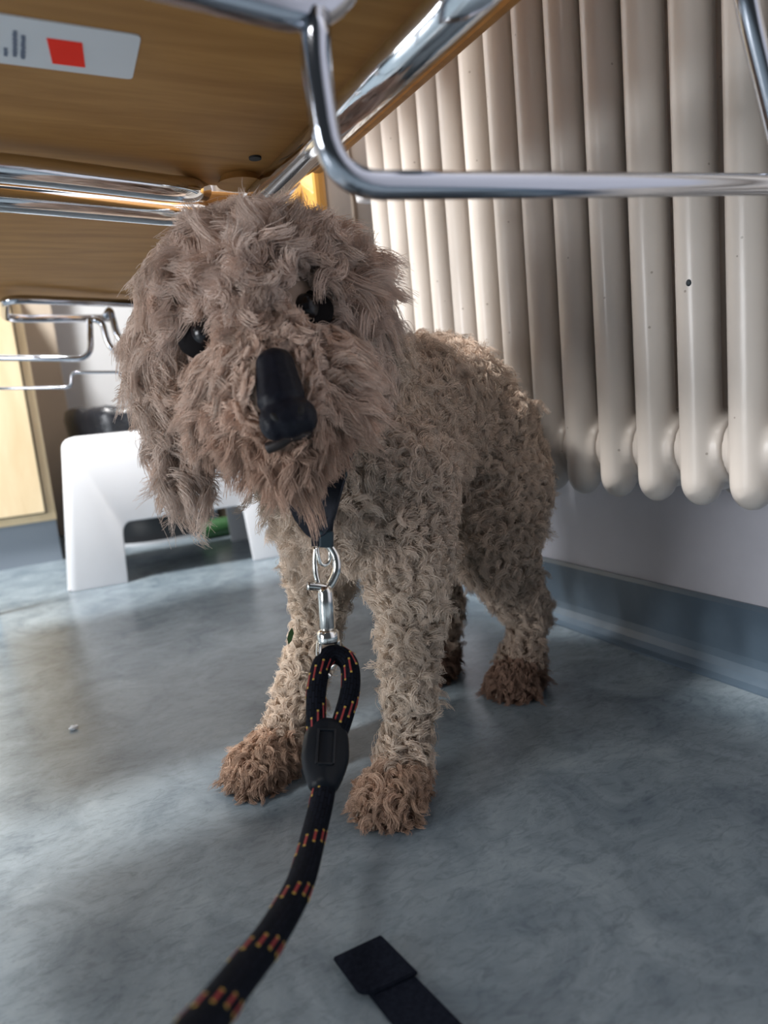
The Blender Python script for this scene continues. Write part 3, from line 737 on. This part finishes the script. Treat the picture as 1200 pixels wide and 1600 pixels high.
# swivel eye straddling the rope loop
tube('swivel_eye', catmull([hp(.012, -.0052, 0), hp(.004, -.0058, .004), hp(-.0045, -.0030, .0085), hp(-.008, 0, .0090)], 6), .0019, steel, hk, 12)
tube('swivel_eye', catmull([hp(.012, .0052, 0), hp(.004, .0056, -.003), hp(-.003, .0040, -.0085), hp(-.007, .001, -.0110)], 6), .0019, steel, hk, 12)
lathe('swivel_collar', .0105, [(0, .0058), (.001, .0066), (.0065, .0066), (.008, .0052), (.0085, .0036)], steel, hk)
lathe('shank', .0185, [(0, .0040), (.001, .0049), (.022, .0046), (.026, .0040)], steel, hk)
tube('hook', catmull([hp(.042, .0005), hp(.047, .0045), hp(.054, .0075), hp(.062, .0072), hp(.0685, .0035), hp(.0705, -.0010), hp(.069, -.0045)], 6), .0027, steel, hk, 14)
tube('gate', catmull([hp(.0445, -.0035), hp(.052, -.0050), hp(.060, -.0052), hp(.068, -.0042)], 5), .0017, steel, hk, 12)
tube('thumb_lever', catmull([hp(.043, .0015), hp(.0445, -.0045, .001), hp(.0455, -.0105, .002)], 5), .0027, steel, hk, 12)

# ------------------------------------------------------------------ collar
cl_m = noise_color(mat('navy_webbing', rough=.75), [(.35, (.006, .009, .017)), (.65, (.012, .017, .030))], scale=(1, 1, 1), nscale=400)
co = tag(empty('dog_collar', (.16, .40, .20)), 'narrow navy webbing collar hanging below the dog\'s chin', 'collar')
CO = co.location
def strap(name, pts, w, th, m, parent, origin, facing):
    path = [p - origin for p in catmull(pts, 8)]
    return link(name, sweep_mesh(path, lambda i: [(-th, -w), (th, -w), (th, w), (-th, w)], up0=facing), m, parent)
fc = (-.37, -.86, .1)
strap('band', [(.1440, .4010, .2080), (.1455, .3900, .1960), (.1490, .3815, .1890), (.1545, .3800, .1960), (.1640, .3810, .2165), (.1770, .3870, .2370)], .0062, .0011, cl_m, co, CO, fc)
strap('band', [(.1435, .4020, .2090), (.1400, .4150, .2220), (.137, .430, .245)], .0060, .0011, cl_m, co, CO, fc)
strap('band', [(.1770, .3880, .2370), (.192, .405, .262), (.205, .43, .29)], .0060, .0011, cl_m, co, CO, (-.3, -.8, .5))
strap('ring_tab', [(.1530, .3800, .1960), (.1510, .3795, .1870), (.1500, .3790, .1790)], .0064, .0020, cl_m, co, CO, fc)
slide_m = mat('slate_slider', (.022, .040, .052), .4)
def plate(name, c, d, w, h, m, parent, origin):
    d = Vector(d).normalized(); f = Vector(fc); f = (f - d*f.dot(d)).normalized(); s = d.cross(f)
    b = box_bm(-w/2, w/2, -h/2, h/2, -.0015, .0015, .0012, 3)
    bmesh.ops.transform(b, matrix=Matrix.Translation(Vector(c)-origin) @ Matrix((s, d, f)).transposed().to_4x4(), verts=b.verts[:])
    return link(name, bm_mesh(b), m, parent, False)
plate('slider', (.1690, .3800, .2250), (.48, .2, .85), .0090, .0140, slide_m, co, CO)
plate('keeper', (.1520, .3765, .1830), (.12, 0, 1), .0085, .0100, slide_m, co, CO)
rg = [(.1465, .3790, .1790), (.1465, .3785, .1735), (.1475, .3785, .1690), (.1500, .3785, .1672), (.1530, .3785, .1690), (.1540, .3785, .1735), (.1545, .3790, .1790)]
tube('d_ring', [p - CO for p in catmull(rg, 6)], .0011, steel, co, 10)

# ------------------------------------------------------------------ black strap on the floor, crumb, leaf
web_m = noise_color(mat('black_webbing', rough=.9, spec=.04), [(.35, (.006, .008, .014)), (.65, (.012, .015, .024))], nscale=500, bump=.4, bdist=.0005)
ws = tag(empty('webbing_strap', (.12, .25, 0)), 'wide black webbing strap with a folded end lying on the floor', 'strap')
WO = ws.location
def flat(name, corners, z0, z1, parent, org, m):
    b = bmesh.new(); lo = [b.verts.new((x-org.x, y-org.y, z0)) for x, y in corners]; hi = [b.verts.new((x-org.x, y-org.y, z1)) for x, y in corners]
    n = len(corners); b.faces.new(lo[::-1]); b.faces.new(hi)
    for j in range(n): b.faces.new((lo[j], lo[(j+1) % n], hi[(j+1) % n], hi[j]))
    bmesh.ops.bevel(b, geom=b.edges[:], offset=.0006, segments=2, affect='EDGES')
    return link(name, bm_mesh(b), m, parent)
flat('band', [(.0985, .2600), (.1200, .2600), (.1340, .1500), (.1085, .1480)], .0002, .0024, ws, WO, web_m)
flat('folded_end', [(.0930, .2800), (.1185, .2795), (.1222, .2500), (.1000, .2515), (.0965, .2545), (.0945, .2560)], .0024, .0046, ws, WO, web_m)
bm = bmesh.new(); bmesh.ops.create_icosphere(bm, subdivisions=2, radius=.0035)
random.seed(3)
for v in bm.verts: v.co *= random.uniform(.7, 1.3); v.co.z *= .5
cr_ = link('paper_crumb', bm_mesh(bm), mat('white_crumb', (.7, .75, .8), .6)); cr_.location = (.004, .652, .0018)
tag(cr_, 'tiny white crumb lying alone on the grey floor at left', 'crumb')
